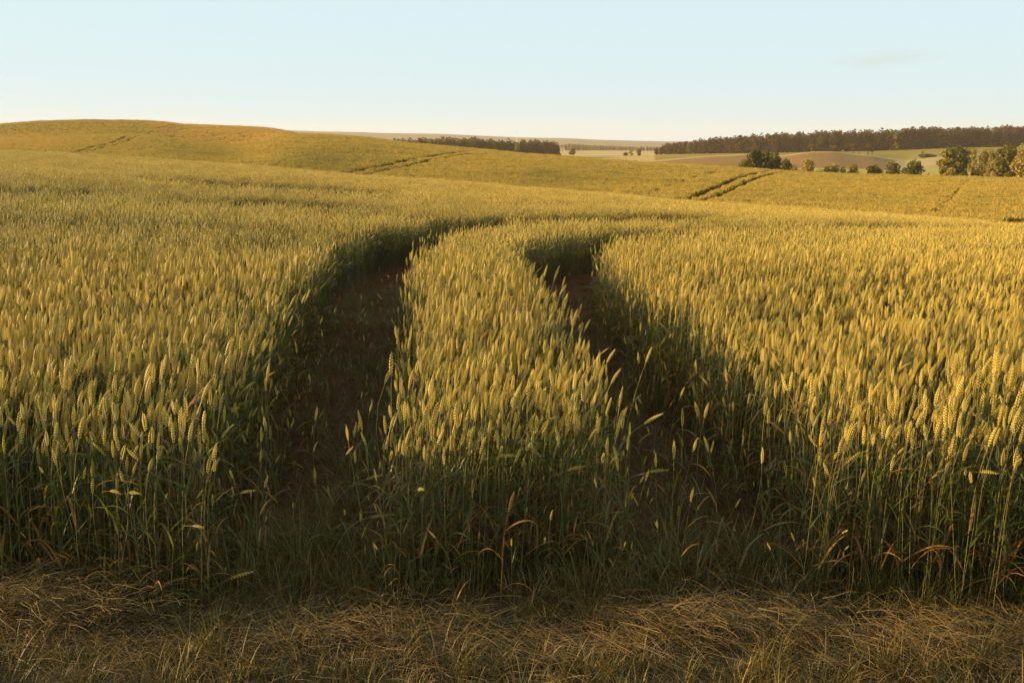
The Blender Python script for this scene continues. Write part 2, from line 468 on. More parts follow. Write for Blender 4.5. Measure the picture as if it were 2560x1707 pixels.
def ear_lo(mb, P0, d, side, Ln, wid, tint, rings=8, k=5, mat='ear', bend=0.0):
    d = d / np.linalg.norm(d)
    side = side - d * side.dot(d); side /= np.linalg.norm(side); nr = np.cross(d, side)
    V = []; tv = []
    for i in range(rings):
        f = i / (rings - 1)
        env = (0.45 + 0.55 * math.sin(min(1, f * 2.4) * math.pi / 2)) * (1 - 0.85 * max(0, (f - .5) / .5) ** 1.5)
        r = wid * .5 * env * (1.12 if i % 2 else .74)
        for j in range(k):
            a = (j + .5 * (i % 2)) * 2 * math.pi / k
            V.append(P0 + d * Ln * f + np.array([1, .2, -.3]) * bend * f * f * Ln * .5 + side * math.cos(a) * r + nr * math.sin(a) * r * .85)
            tv.append(tint + ((.3 if i % 2 else -.35) if rings > 6 else (.15, .2, .3, .4)[i]))  # darker alternate rings on finer ears: shade between spikelets put into the tint
    F = [[i * k + j, i * k + (j + 1) % k, (i + 1) * k + (j + 1) % k, (i + 1) * k + j] for i in range(rings - 1) for j in range(k)]
    mb.add(V, F, mat, tv)
def blade(mb, P0, az, ln, wid, up, mat, tint, n=6, fold=.18, curl=1.0):
    """a leaf blade starting at P0 going out along az with start elevation up (rad), arching down"""
    P = [np.array(P0, float)]; e = up
    hx = np.array([math.cos(az), math.sin(az), 0])
    tw = random.uniform(-.8, .8)
    for i in range(1, n):
        P.append(P[-1] + (hx * math.cos(e) + np.array([0, 0, 1]) * math.sin(e)) * ln / (n - 1))
        e -= curl * random.uniform(.6, 1.4) * (1.8 * i / n) / n * 2.2
    f = np.linspace(0, 1, n)
    wd = wid * np.clip(np.minimum(.5 + f * 3, (1 - f) * 1.9 + .04), 0, 1)
    sd_ = np.array([-math.sin(az), math.cos(az), 0])
    S = np.stack([sd_ * math.cos(tw * t) + np.array([0, 0, 1]) * math.sin(tw * t) for t in f])
    ribbon(mb, P, wd, S, mat, tint, fold)
def plant_parts(h=None, lean=None, bend=None, lod=0, green=None):
    """(stem, ear, leaves) of one wheat plant standing at the origin"""
    h = h or random.gauss(.755, .045)
    lean = abs(random.gauss(0, .055)) if lean is None else lean
    az = random.uniform(-1.2, 1.2) if random.random() < .65 else random.uniform(-3.14, 3.14)
    if bend is None:
        bend = abs(random.gauss(.14, .18)) if random.random() < .93 else random.uniform(.6, 1.3)
    baz = random.uniform(-.9, .9) if random.random() < .75 else random.uniform(-3.14, 3.14)
    n = (9, 5, 3)[lod]
    P = plant_curve(h, lean, az, bend, baz, n)
    g = random.random() if green is None else green
    st = MB(); er = MB(); lv = []
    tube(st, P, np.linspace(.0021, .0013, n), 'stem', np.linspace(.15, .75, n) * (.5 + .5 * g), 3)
    if lod == 0:
        for hf in (.45, .72):
            i = int(hf * (n - 1)); c = P[i]
            tube(st, [c - [0, 0, .004], c, c + [0, 0, .004]], [.0015, .003, .0015], 'stem', .2, 4)
    d = P[-1] - P[-2]
    sa = random.uniform(0, 3.14); side = np.array([math.cos(sa), math.sin(sa), 0.01])
    Ln = random.gauss(.075, .010); wd = random.gauss(.0074, .0009)
    if lod == 0:
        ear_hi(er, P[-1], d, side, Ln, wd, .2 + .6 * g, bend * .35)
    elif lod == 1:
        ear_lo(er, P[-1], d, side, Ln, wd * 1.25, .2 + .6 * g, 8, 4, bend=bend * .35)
    else:
        ear_lo(er, P[-1], d, side, Ln * 1.1, wd * 1.35, .2 + .6 * g, 4, 3)
    nl = (3, 2, 1)[lod]
    for q in range(nl):
        hf = (.78, .55, .3)[q] + random.uniform(-.06, .06)
        c = P[min(n - 2, max(0, int(hf * (n - 1))))] * 1.0
        if lod == 2: c = P[1]
        b = MB()
        isdry = random.random() < (.07, .28, .8)[q]
        blade(b, c, random.uniform(-3.14, 3.14), random.uniform(.12, .24), random.uniform(.007, .012) * (1, 1.3, 1.8)[lod], random.uniform(.5, 1.35), 'dry' if isdry else 'leaf', random.random() * .9, (7, 5, 3)[lod])
        lv.append(b)
    return st, er, lv
def clump(n, rad, lod, hs=1.0):
    mb = MB()
    for i in range(n):
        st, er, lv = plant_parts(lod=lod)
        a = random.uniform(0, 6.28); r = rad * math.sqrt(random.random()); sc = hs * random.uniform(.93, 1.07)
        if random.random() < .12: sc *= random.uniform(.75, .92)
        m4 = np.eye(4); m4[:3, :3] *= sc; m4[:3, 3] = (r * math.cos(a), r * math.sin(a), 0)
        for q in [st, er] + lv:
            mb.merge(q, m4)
    return mb

def scatter(name, templates, pos, tid, rot, scl, ripe=None):
    """ONE object: its mesh holds the template clumps and one vertex per place; its node group sets a copy of the right clump on each"""
    Vs, Fs, Ms, Ts, TK = [], [], [], [], []
    mats = []; n = 0
    for k, mb in enumerate(templates):
        V, F, mm, t = mb.data()
        mp = []
        for q in mb.mats:
            if q not in mats: mats.append(q)
            mp.append(mats.index(q))
        Vs.append(V); Fs += [[i + n for i in f] for f in F]; Ms += [mp[i] for i in mm]; Ts.append(t); TK.append(np.full(len(V), k)); n += len(V)
    np_ = len(pos)
    V = np.concatenate(Vs + [np.asarray(pos)])
    me = bpy.data.meshes.new(name)
    me.from_pydata(V.tolist(), [], Fs)
    for q in mats: me.materials.append(M[q])
    me.polygons.foreach_set('material_index', Ms)
    ei = mats.index('ear') if 'ear' in mats else -1
    me.polygons.foreach_set('use_smooth', [q != ei for q in Ms])
    def att(nm, ty, dom, arr, key='value'):
        a = me.attributes.new(nm, ty, dom); a.data.foreach_set(key, np.ascontiguousarray(arr).ravel())
    att('tint', 'FLOAT', 'POINT', np.concatenate(Ts + [np.zeros(np_)]).astype(np.float32))
    att('tk', 'INT', 'POINT', np.concatenate(TK + [np.full(np_, -1)]).astype(np.int32))
    att('pk', 'INT', 'POINT', np.concatenate([np.full(n, -1), tid]).astype(np.int32))
    att('rot', 'FLOAT_VECTOR', 'POINT', np.concatenate([np.zeros((n, 3)), rot]).astype(np.float32), 'vector')
    att('scl', 'FLOAT_VECTOR', 'POINT', np.concatenate([np.ones((n, 3)), scl]).astype(np.float32), 'vector')
    att('ripe', 'FLOAT', 'POINT', np.concatenate([np.zeros(n), ripe if ripe is not None else np.zeros(np_)]).astype(np.float32))
    me.update()
    o = bpy.data.objects.new(name, me); COL.objects.link(o)
    g = bpy.data.node_groups.new(name + '_spread', 'GeometryNodeTree')
    g.interface.new_socket('Geometry', in_out='INPUT', socket_type='NodeSocketGeometry')
    g.interface.new_socket('Geometry', in_out='OUTPUT', socket_type='NodeSocketGeometry')
    gi = g.nodes.new('NodeGroupInput'); go = g.nodes.new('NodeGroupOutput')
    jn = g.nodes.new('GeometryNodeJoinGeometry')
    def named(nm, ty):
        q = g.nodes.new('GeometryNodeInputNamedAttribute'); q.data_type = ty; q.inputs['Name'].default_value = nm
        return q.outputs['Attribute']
    r_, s_, tk, pk = named('rot', 'FLOAT_VECTOR'), named('scl', 'FLOAT_VECTOR'), named('tk', 'INT'), named('pk', 'INT')
    for k in range(len(templates)):
        c1 = g.nodes.new('FunctionNodeCompare'); c1.data_type = 'INT'; c1.operation = 'EQUAL'
        i1 = [s for s in c1.inputs if s.type == 'INT']; g.links.new(tk, i1[0]); i1[1].default_value = k
        c2 = g.nodes.new('FunctionNodeCompare'); c2.data_type = 'INT'; c2.operation = 'EQUAL'
        i2 = [s for s in c2.inputs if s.type == 'INT']; g.links.new(pk, i2[0]); i2[1].default_value = k
        sp = g.nodes.new('GeometryNodeSeparateGeometry'); sp.domain = 'POINT'
        g.links.new(gi.outputs[0], sp.inputs['Geometry']); g.links.new(c1.outputs[0], sp.inputs['Selection'])
        ip = g.nodes.new('GeometryNodeInstanceOnPoints')
        g.links.new(gi.outputs[0], ip.inputs['Points']); g.links.new(c2.outputs[0], ip.inputs['Selection'])
        g.links.new(sp.outputs['Selection'], ip.inputs['Instance'])
        g.links.new(r_, ip.inputs['Rotation']); g.links.new(s_, ip.inputs['Scale'])
        g.links.new(ip.outputs[0], jn.inputs[0])
    g.links.new(jn.outputs[0], go.inputs[0])
    md = o.modifiers.new('spread', 'NODES'); md.node_group = g
    return o
def jgrid(x0, x1, y0, y1_, sp):
    nx, ny = max(1, int((x1 - x0) / sp)), max(1, int((y1_ - y0) / sp))
    gx, gy = np.meshgrid(x0 + (np.arange(nx) + .5) * sp, y0 + (np.arange(ny) + .5) * sp)
    gx = gx.ravel() + rng.uniform(-.5, .5, gx.size) * sp; gy = gy.ravel() + rng.uniform(-.5, .5, gy.size) * sp
    return gx, gy

# ------------------------------------------------------------------ ground
def build_ground():
    Ys = np.concatenate([np.linspace(-40, 1, 20), np.arange(1.5, 14, .12), np.exp(np.linspace(math.log(14.1), math.log(6500), 600))])
    nu = 640
    u = np.linspace(-1, 1, nu); u = np.sign(u) * np.abs(u) ** 1.15
    YY, UU = np.meshgrid(Ys, u, indexing='ij')
    XX = UU * (12 + .95 * np.maximum(YY, 0))
    far = YY < 1
    XX = np.where(far, UU * 45, XX)
    ZZ = height(XX, YY)
    px = col_px(XX, np.maximum(YY, 1))
    C = np.zeros(XX.shape + (3,))
    d1, dA_ = colv(px, D1), colv(px, DA)
    def setc(mask, c): C[mask] = c
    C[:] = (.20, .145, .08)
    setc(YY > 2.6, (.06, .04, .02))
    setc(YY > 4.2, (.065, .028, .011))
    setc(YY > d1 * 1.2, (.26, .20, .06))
    setc(YY > 360, (.32, .25, .045))
    setc((YY > 500) & (px < 2240), (.21, .11, .03))  # knoll face darker: the shade on its slope is put into the colour
    setc((YY > 604) & (YY < 700) & (px < 2260), (.38, .27, .075))  # lighter knoll crest: the sunlit top is put into the colour
    setc((YY > 500) & (px >= 2240), (.32, .23, .08))
    setc((YY > 700) & (px < 1640), (.40, .26, .085))
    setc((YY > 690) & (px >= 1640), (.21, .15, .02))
    st = fnoise(XX * .2, YY, 160, 3)
    mm = (YY > 1000) & (YY < 4200)
    C[mm] = np.where((st[mm] > .1)[:, None], (.42, .30, .10), (.34, .22, .09))
    setc((YY > 4200), (.15, .11, .07))
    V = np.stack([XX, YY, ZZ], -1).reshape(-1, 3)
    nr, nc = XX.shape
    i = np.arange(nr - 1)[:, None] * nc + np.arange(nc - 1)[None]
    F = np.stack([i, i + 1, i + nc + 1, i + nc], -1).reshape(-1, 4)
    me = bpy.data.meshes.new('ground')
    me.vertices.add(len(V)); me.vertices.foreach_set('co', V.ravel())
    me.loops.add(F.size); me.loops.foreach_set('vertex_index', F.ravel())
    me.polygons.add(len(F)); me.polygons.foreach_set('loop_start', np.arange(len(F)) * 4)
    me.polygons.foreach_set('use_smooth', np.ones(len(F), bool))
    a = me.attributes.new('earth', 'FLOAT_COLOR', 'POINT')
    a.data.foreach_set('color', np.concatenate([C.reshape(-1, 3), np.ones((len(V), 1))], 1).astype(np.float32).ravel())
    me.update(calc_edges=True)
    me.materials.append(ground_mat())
    o = bpy.data.objects.new('ground', me); COL.objects.link(o)
    tag(o, 'rolling farmland ground of brown earth, valley fields and far hazy hills', 'ground', kind='structure')
build_ground()

# ------------------------------------------------------------------ wheat fields
def front_edge(X):
    return 3.97 + .08 * np.sin(X * 1.9 + .5) + .06 * np.sin(X * 5.3) - .05 * np.minimum(np.abs(X), 3)
HI = [clump(15, .13, 0) for _ in range(7)]
ONE = [clump(1, .001, 0) for _ in range(14)]
MID = [clump(23, .18, 1) for _ in range(6)]
LOW = [clump(38, .27, 2, 1.0) for _ in range(5)]
def place():
    P, K, Rr, S = [], [], [], []
    def put(x, y, k, s, tilt=.06, full=False):
        n = len(x)
        if not n: return
        P.append(np.stack([x, y, height(x, y) - .01], 1)); K.append(k)
        Rr.append(np.stack([rng.normal(0, tilt, n), rng.normal(0, tilt, n), rng.uniform(-3.14, 3.14, n) if full else rng.normal(0, .6, n)], 1))
        S.append(s)
    def hvar(x, y):
        return 1 + .04 * fnoise(x, y, .5, 4) + .05 * fnoise(x * .6, y, 1.3, 1) + .05 * fnoise(x * .5, y, 4.5, 2)
    # near clumps
    x, y = jgrid(-7.5, 7.5, 3.9, 11, .175)
    e = in_track(x, y)
    ok = (y > front_edge(x) + .18) & (e > 1.25) & (np.abs(x) < .58 * y + 1.9)
    x, y = x[ok], y[ok]
    s = hvar(x, y) * rng.normal(1, .03, len(x)); put(x, y, rng.integers(0, 7, len(x)), np.stack([s * 1.0] * 3, 1))
    # single plants along edges
    x, y = jgrid(-6, 6, 3.8, 11, .055)
    e = in_track(x, y); fe = front_edge(x)
    sel = (y > fe) & (e > 1.0) & ((e < 1.35) | (y < fe + .3)) & (np.abs(x) < .58 * y + 1.9)
    sel &= rng.random(len(x)) < np.where(y < fe + .3, .55, .9)
    x, y, e = x[sel], y[sel], e[sel]
    s = hvar(x, y) * np.clip(rng.normal(.93, .10, len(x)), .55, 1.05)
    put(x, y, 7 + rng.integers(0, 14, len(x)), np.stack([s] * 3, 1), .07)
    # shaded, thinner plants leaning in from the walls, and stalks that nearly close the near ends of the tracks
    x, y = jgrid(-3.2, 3.2, 3.9, 10, .06)
    e = in_track(x, y)
    sel = ((e < 1.02) & (e > .72) & (rng.random(len(x)) < np.where(y < 6, .30, .16))) | ((e <= 1.0) & (y < 4.15 + .8 * rng.random(len(x))) & (rng.random(len(x)) < .15))
    x, y = x[sel], y[sel]
    s = np.clip(rng.normal(.74, .12, len(x)), .4, .95)
    put(x, y, 7 + rng.integers(0, 14, len(x)), np.stack([s] * 3, 1), .11, True)
    # stunted plants inside the tracks and before the edge
    x, y = jgrid(-4.5, 4.5, 3.75, 13, .13)
    e = in_track(x, y); fe = front_edge(x)
    sel = (((e < .95) & (y > 3.9)) | ((y < fe) & (y > fe - .25))) & (rng.random(len(x)) < np.clip(.62 - .07 * (y - 4), .08, 1) * np.where(x < 0, np.clip(.35 + 1.3 * e, .3, 1.3), np.clip(.25 + .9 * e, .2, 1))) & (np.abs(x) < .58 * y + 1.9)
    x, y = x[sel], y[sel]
    s = np.clip(rng.normal(.50, .13, len(x)), .25, .85)
    put(x, y, 7 + rng.integers(0, 14, len(x)), np.stack([s] * 3, 1), .22, True)
    # mid clumps
    x, y = jgrid(-20, 20, 11, 30, .25)
    e = in_track(x, y)
    ok = (e > 1.2) & (np.abs(x) < .56 * y + 2.4)
    x, y = x[ok], y[ok]
    s = hvar(x, y) * rng.normal(1, .03, len(x)); put(x, y, 21 + rng.integers(0, 6, len(x)), np.stack([s] * 3, 1))
    # low clumps to just past the crest of the near field
    x, y = jgrid(-75, 60, 30, 112, .42)
    px = col_px(x, y)
    e = in_track(x, y)
    ok = (e > 1.15) & (np.abs(x) < .56 * y + 2) & (y < colv(px, D1) * 1.22)
    x, y = x[ok], y[ok]
    s = hvar(x, y) * rng.normal(1, .04, len(x)); put(x, y, 27 + rng.integers(0, 5, len(x)), np.stack([s] * 3, 1), full=True)
    return np.concatenate(P), np.concatenate(K), np.concatenate(Rr), np.concatenate(S)
P_, K_, R_, S_ = place()
print('near wheat places', len(P_))
wf = scatter('wheat_field', HI + ONE + MID + LOW, P_, K_, R_, S_)
tag(wf, 'dense ripening wheat filling the near field, parted by two curving wheel tracks', 'wheat field', kind='stuff')

# far wheat on the hills
def far_clump(n, rad):
    mb = MB()
    for i in range(n):
        a = random.uniform(0, 6.28); r = rad * math.sqrt(random.random())
        c = np.array([r * math.cos(a), r * math.sin(a), 0])
        h = random.gauss(.78, .06)
        t = random.random()
        lx, ly = random.gauss(0, .07), random.gauss(0, .07)
        w_ = random.uniform(.03, .055); q = random.uniform(0, 3.14)
        dx = np.array([math.cos(q), math.sin(q), 0]) * w_; dy = np.array([-math.sin(q), math.cos(q), 0]) * w_
        tp = c + [lx, ly, h]; md_ = c + [lx * .5, ly * .5, h * .72]
        mb.add([md_ - dx, md_ + dy, md_ + dx, md_ - dy, tp, c], [[0, 1, 4], [1, 2, 4], [2, 3, 4], [3, 0, 4], [0, 5, 1], [1, 5, 2], [2, 5, 3], [3, 5, 0]], 'far', [t, t, t, t, t + .2, t - .3])
    return mb
FAR = [far_clump(26, .48) for _ in range(6)]
def place_far():
    P, K, Rr, S, Q = [], [], [], [], []
    for (a, b, sp, sc) in ((48, 130, .50, .78), (130, 230, .70, 1.05), (230, 352, 1.15, 1.75)):
        x, y = jgrid(-.60 * b, .60 * b, a, b, sp)
        px = col_px(x, y)
        d1, dA_ = colv(px, D1), colv(px, DA)
        ok = (y > d1 * 1.22) & (np.abs(x) < .55 * y + 3)
        ok &= (y < np.where(px < 800, 352, dA_ * 1.05))
        e = np.full(len(x), 9.)
        for l in HILL_LINES:
            e = np.minimum(e, poly_dist(x, y, l) - .24 * sc / l[0][2] + (l[0][2] < .3) * 1.5 * (rng.random(len(x)) < .15))
        ok &= e > 1
        x, y, px = x[ok], y[ok], px[ok]
        # ripeness: browner in the hollow behind the shoulder and on the left flank
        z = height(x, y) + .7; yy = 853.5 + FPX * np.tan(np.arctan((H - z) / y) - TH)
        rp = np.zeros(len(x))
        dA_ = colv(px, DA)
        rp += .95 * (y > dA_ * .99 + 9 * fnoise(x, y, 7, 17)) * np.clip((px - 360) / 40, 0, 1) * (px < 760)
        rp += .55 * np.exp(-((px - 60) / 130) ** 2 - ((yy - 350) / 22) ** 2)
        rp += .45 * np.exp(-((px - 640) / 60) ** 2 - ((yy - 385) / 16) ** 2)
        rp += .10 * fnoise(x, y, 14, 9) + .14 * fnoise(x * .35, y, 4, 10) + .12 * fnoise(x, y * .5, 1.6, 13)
        rp -= .55 * np.exp(-((px - 820) / 190) ** 2 - ((yy - 400) / 30) ** 2) + .45 * np.exp(-((px - 1330) / 200) ** 2 - ((yy - 450) / 28) ** 2) + .35 * np.exp(-((px - 500) / 110) ** 2 - ((yy - 385) / 14) ** 2)  # darker olive slopes facing the camera: grazing shade put into the colour
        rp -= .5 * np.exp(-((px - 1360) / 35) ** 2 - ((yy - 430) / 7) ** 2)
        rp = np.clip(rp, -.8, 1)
        n = len(x)
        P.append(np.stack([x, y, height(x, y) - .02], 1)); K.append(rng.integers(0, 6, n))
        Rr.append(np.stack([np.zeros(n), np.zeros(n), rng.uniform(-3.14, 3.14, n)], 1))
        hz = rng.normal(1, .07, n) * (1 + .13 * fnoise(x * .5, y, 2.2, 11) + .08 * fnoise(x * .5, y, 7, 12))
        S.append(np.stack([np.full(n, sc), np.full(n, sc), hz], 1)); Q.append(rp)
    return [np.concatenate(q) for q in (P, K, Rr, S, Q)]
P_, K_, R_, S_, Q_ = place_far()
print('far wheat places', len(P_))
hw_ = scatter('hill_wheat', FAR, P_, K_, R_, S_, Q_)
tag(hw_, 'golden wheat covering the rolling hills behind, marked by pairs of tramlines', 'hill wheat', kind='stuff')

# ------------------------------------------------------------------ verge: hay, grass, track litter
def strand(mb, c, az, ln, rad, mat, tint, arch=.02, wob=.3, tilt=0.0):
    n = 6; P = [np.array(c, float)]; a = az; e = tilt
    for i in range(1, n):
        a += random.gauss(0, wob) / n * 2
        P.append(P[-1] + np.array([math.cos(a) * math.cos(e), math.sin(a) * math.cos(e), math.sin(e)]) * ln / (n - 1))
        e -= tilt * 2.0 / n + random.gauss(0, .05)
    tube(mb, P, np.linspace(rad, rad * .5, n), mat, tint, 3)
def hay_patch(n, rad, hgt):
    mb = MB()
    for i in range(n):
        a = random.uniform(0, 6.28); r = rad * math.sqrt(random.random())
        z = random.random() * hgt
        ln = random.uniform(.05, .19)
        strand(mb, (r * math.cos(a), r * math.sin(a), z), random.uniform(0, 6.28), ln, random.uniform(.0006, .0014), 'hay', random.random() * 1.1 - .1, wob=random.choice((.08, .2, .6)), tilt=random.uniform(-.1, .45))
    return mb
def grass_tuft(n, rad, hmin, hmax, drys):
    mb = MB()
    for i in range(n):
        a = random.uniform(0, 6.28); r = rad * math.sqrt(random.random())
        az = a + random.gauss(0, .8)
        isd = random.random() < drys
        blade(mb, (r * math.cos(a), r * math.sin(a), -.005), az, random.uniform(hmin, hmax), random.uniform(.002, .0045), random.uniform(.9, 1.5), 'hay' if isd else 'grass', random.random() * .9, 6, .1, random.uniform(.4, 1.3))
    return mb
HAY = [hay_patch(72, .20, .03) for _ in range(6)] + [hay_patch(90, .17, .10) for _ in range(3)]
LIT = [hay_patch(45, .20, .03) for _ in range(4)]
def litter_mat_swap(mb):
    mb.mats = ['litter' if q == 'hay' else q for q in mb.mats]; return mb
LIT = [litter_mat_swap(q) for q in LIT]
def heap(x, y):
    """height and density of the mown rows lying on the verge"""
    h = .12 * np.exp(-((x + 1.80) / .42) ** 2 - ((y - 3.78) / .12) ** 2)
    h += .05 * np.exp(-((x + .55) / .55) ** 2 - ((y - 3.60) / .12) ** 2)
    h += .06 * np.exp(-((x - .85) / .50) ** 2 - ((y - 3.68) / .12) ** 2)
    h += .05 * np.exp(-((x - 1.65) / .4) ** 2 - ((y - 3.5) / .14) ** 2)
    return h
x, y = jgrid(-4.4, 4.4, 2.6, 3.92, .075)
band = np.exp(-((y - 3.56 - .05 * np.sin(x * 2)) / .17) ** 2)
hh = heap(x, y)
bare = np.exp(-((x - .1) / .22) ** 2 - ((y - 3.72) / .1) ** 2) + np.exp(-((x - .98) / .12) ** 2 - ((y - 3.42) / .07) ** 2)
ok = (rng.random(len(x)) < (.07 + .42 * band + hh * 7) * (1 - .9 * bare)) & (np.abs(x) < .6 * y + 1.9)
x, y, hh = x[ok], y[ok], hh[ok]; n = len(x)
k = np.where(hh > .04, 6 + rng.integers(0, 3, n), rng.integers(0, 6, n))
ho = scatter('mown_hay', HAY, np.stack([x, y, height(x, y) + hh * rng.uniform(.2, 1, n) + .004], 1), k, np.stack([rng.normal(0, .12, n), rng.normal(0, .12, n), rng.uniform(-3.14, 3.14, n)], 1), np.stack([rng.uniform(.75, 1.15, n)] * 3, 1))
tag(ho, 'tangled dry mown grass lying in a low row along the wheat edge', 'mown hay', kind='stuff')

x, y = jgrid(-9, 9, 3.95, 24, .17)
e = in_track(x, y)
ok = (e < 1.25) & (np.abs(x) < .58 * y + .5) | ((y < front_edge(x) + .5) & (np.abs(x) < 3.6))
x, y = x[ok], y[ok]; n = len(x)
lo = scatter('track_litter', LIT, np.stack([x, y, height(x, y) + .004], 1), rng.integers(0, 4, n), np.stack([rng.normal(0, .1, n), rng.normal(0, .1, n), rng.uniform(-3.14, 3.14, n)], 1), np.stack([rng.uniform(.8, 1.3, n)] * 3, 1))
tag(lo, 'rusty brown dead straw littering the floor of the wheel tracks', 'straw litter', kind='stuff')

TUF = [grass_tuft(34, .05, .05, .13, .35) for _ in range(4)] + [grass_tuft(30, .06, .10, .26, .2) for _ in range(4)] + [grass_tuft(26, .07, .2, .42, .15) for _ in range(4)]
PP, KK, SS = [], [], []
x, y = jgrid(-4.4, 4.4, 2.4, 3.95, .065)
gp = fnoise(x, y, .35, 21) * .5 + .5
ok = (rng.random(len(x)) < np.where(y < 3.42, .40 + .4 * gp, .25 * gp)) & (np.abs(x) < .62 * y + 1.9)
x, y = x[ok], y[ok]; PP.append((x, y)); KK.append(rng.integers(0, 6, len(x))); SS.append(rng.uniform(.6, 1.05, len(x)))
x, y = jgrid(-5, 5, 3.66, 4.45, .07)
ok = rng.random(len(x)) < .62
x, y = x[ok], y[ok]; PP.append((x, y)); KK.append(rng.integers(4, 12, len(x))); SS.append(rng.uniform(.6, 1.1, len(x)) * np.where(y < 3.85, .6, 1))
x, y = jgrid(-4, 4, 4.3, 14, .13)
e = in_track(x, y)
ok = (e < 1.5) & (rng.random(len(x)) < np.clip(.95 - .06 * (y - 4), .25, 1))
x, y = x[ok], y[ok]; PP.append((x, y)); KK.append(rng.integers(3, 12, len(x))); SS.append(rng.uniform(.5, 1.0, len(x)))
x = np.concatenate([q[0] for q in PP]); y = np.concatenate([q[1] for q in PP]); n = len(x)
go_ = scatter('grass', TUF, np.stack([x, y, height(x, y)], 1), np.concatenate(KK), np.stack([rng.normal(0, .12, n), rng.normal(0, .12, n), rng.uniform(-3.14, 3.14, n)], 1), np.stack([np.concatenate(SS)] * 3, 1))
tag(go_, 'short green and yellow grass growing on the verge and in the tracks', 'grass', kind='stuff')

# ------------------------------------------------------------------ single wheat plants of the front row
def empty(name, loc, rz=0):
    o = bpy.data.objects.new(name, None); COL.objects.link(o)
    o.location = loc; o.rotation_euler = (0, 0, rz); o.empty_display_size = .1
    return o
def copy_tree(o, parent=None):
    c = o.copy(); COL.objects.link(c); c.parent = parent
    for ch in [q for q in o.children]:
        copy_tree(ch, c)
    return c
protos = []
for i in range(12):
    st, er, lv = plant_parts(h=random.uniform(.70, .80))
    t = empty('wheat_plant', (0, 0, 0))
    st.build('stem', t); er.build('ear', t)
    for b in lv: b.build('leaf', t)
    protos.append([t, False])
bpy.context.view_layer.update()
BLOCKS = [
    ((-2.25, -1.22), 90, 'green stemmed wheat plant in the front row of the block left of both wheel tracks', 'wheat plants along the front of the left block'),
    ((-.52, .50), 75, 'golden wheat plant in the front row of the narrow strip between the wheel tracks', 'wheat plants along the front of the middle strip'),
    ((1.20, 2.25), 90, 'pale golden wheat plant in the front row of the block right of both wheel tracks', 'wheat plants along the front of the right block'),
]
pi = 0
for (xa, xb), cnt, lab, grp in BLOCKS:
    for i in range(cnt):
        X = xa + (xb - xa) * (i + random.random()) / cnt
        Y = float(front_edge(np.array(X))) + random.uniform(-.06, .26)
        pr = protos[pi % 12]; pi += 1
        if not pr[1]: o = pr[0]; pr[1] = True
        else: o = copy_tree(pr[0])
        o.location = (X, Y, float(height(X, Y)) - .01)
        o.rotation_euler = (random.gauss(0, .05), random.gauss(0, .05), random.gauss(0, .9))
        s = min(1.04, max(.62, random.gauss(.93, .10))); o.scale = (s, s, s)
        tag(o, lab, 'wheat plant', grp)

# odd ones out
def odd_plant(label, X, Y, h, lean, az, bend, baz, ear_mat='ear', dry=False, ears=1, ln=.085, leafn=2, tint=.6):
    t = empty('wheat_plant', (X, Y, float(height(X, Y)) - .01))
    P = plant_curve(h, lean, az, bend, baz, 12)
    st = MB(); tube(st, P, np.linspace(.0022, .0013, 12), 'dry' if dry else 'stem', np.linspace(.4, .9, 12), 4); st.build('stem', t)
    er = MB(); ear_hi(er, P[-1], P[-1] - P[-2], np.array([.3, .9, .1]), ln, .0085, tint, bend * .3, mat=ear_mat); er.build('ear', t)
    for q in range(leafn):
        b = MB(); blade(b, P[3 + q * 3], random.uniform(-1.5, 1.5) + (3.14 if q % 2 else 0), random.uniform(.14, .22), .011, random.uniform(.5, 1.2), 'dry' if dry else 'leaf', .8, 8)
        b.build('leaf', t)
    tag(t, label, 'wheat plant')
    return t
odd_plant('tall lone wheat stalk leaning right above the shaded right wheel track', .50, 5.0, .82, .22, .2, .12, 0, tint=.9)
odd_plant('golden wheat ear nodding out over the right track from the strip corner', .42, 4.25, .76, .05, 0, .95, .1, tint=.9)
odd_plant('low bent wheat plant arching right across the shaded left wheel track', -.98, 4.5, .46, .55, .1, 1.2, .1, tint=.5)
odd_plant('drooping green wheat ear hanging over the grass in the left track front', -.86, 4.1, .40, .5, .2, 1.4, .2, tint=.4)
odd_plant('flattened pale wheat ear lying low where the left block meets hay', -1.35, 3.85, .24, .8, .1, .9, .1, tint=.7)
odd_plant('withered brown wheat plant standing before the front of the middle strip', -.05, 3.80, .46, .05, .5, .2, .4, ear_mat='dry', dry=True, leafn=3)
odd_plant('short reddish dead wheat ear among green ears of the left block', -2.05, 4.5, .70, .03, 2, .1, 2, ear_mat='rust', dry=False)
odd_plant('pinkish dead wheat ear low in the right block front', 2.02, 4.25, .50, .03, 1, .1, 2, ear_mat='rust', dry=False)

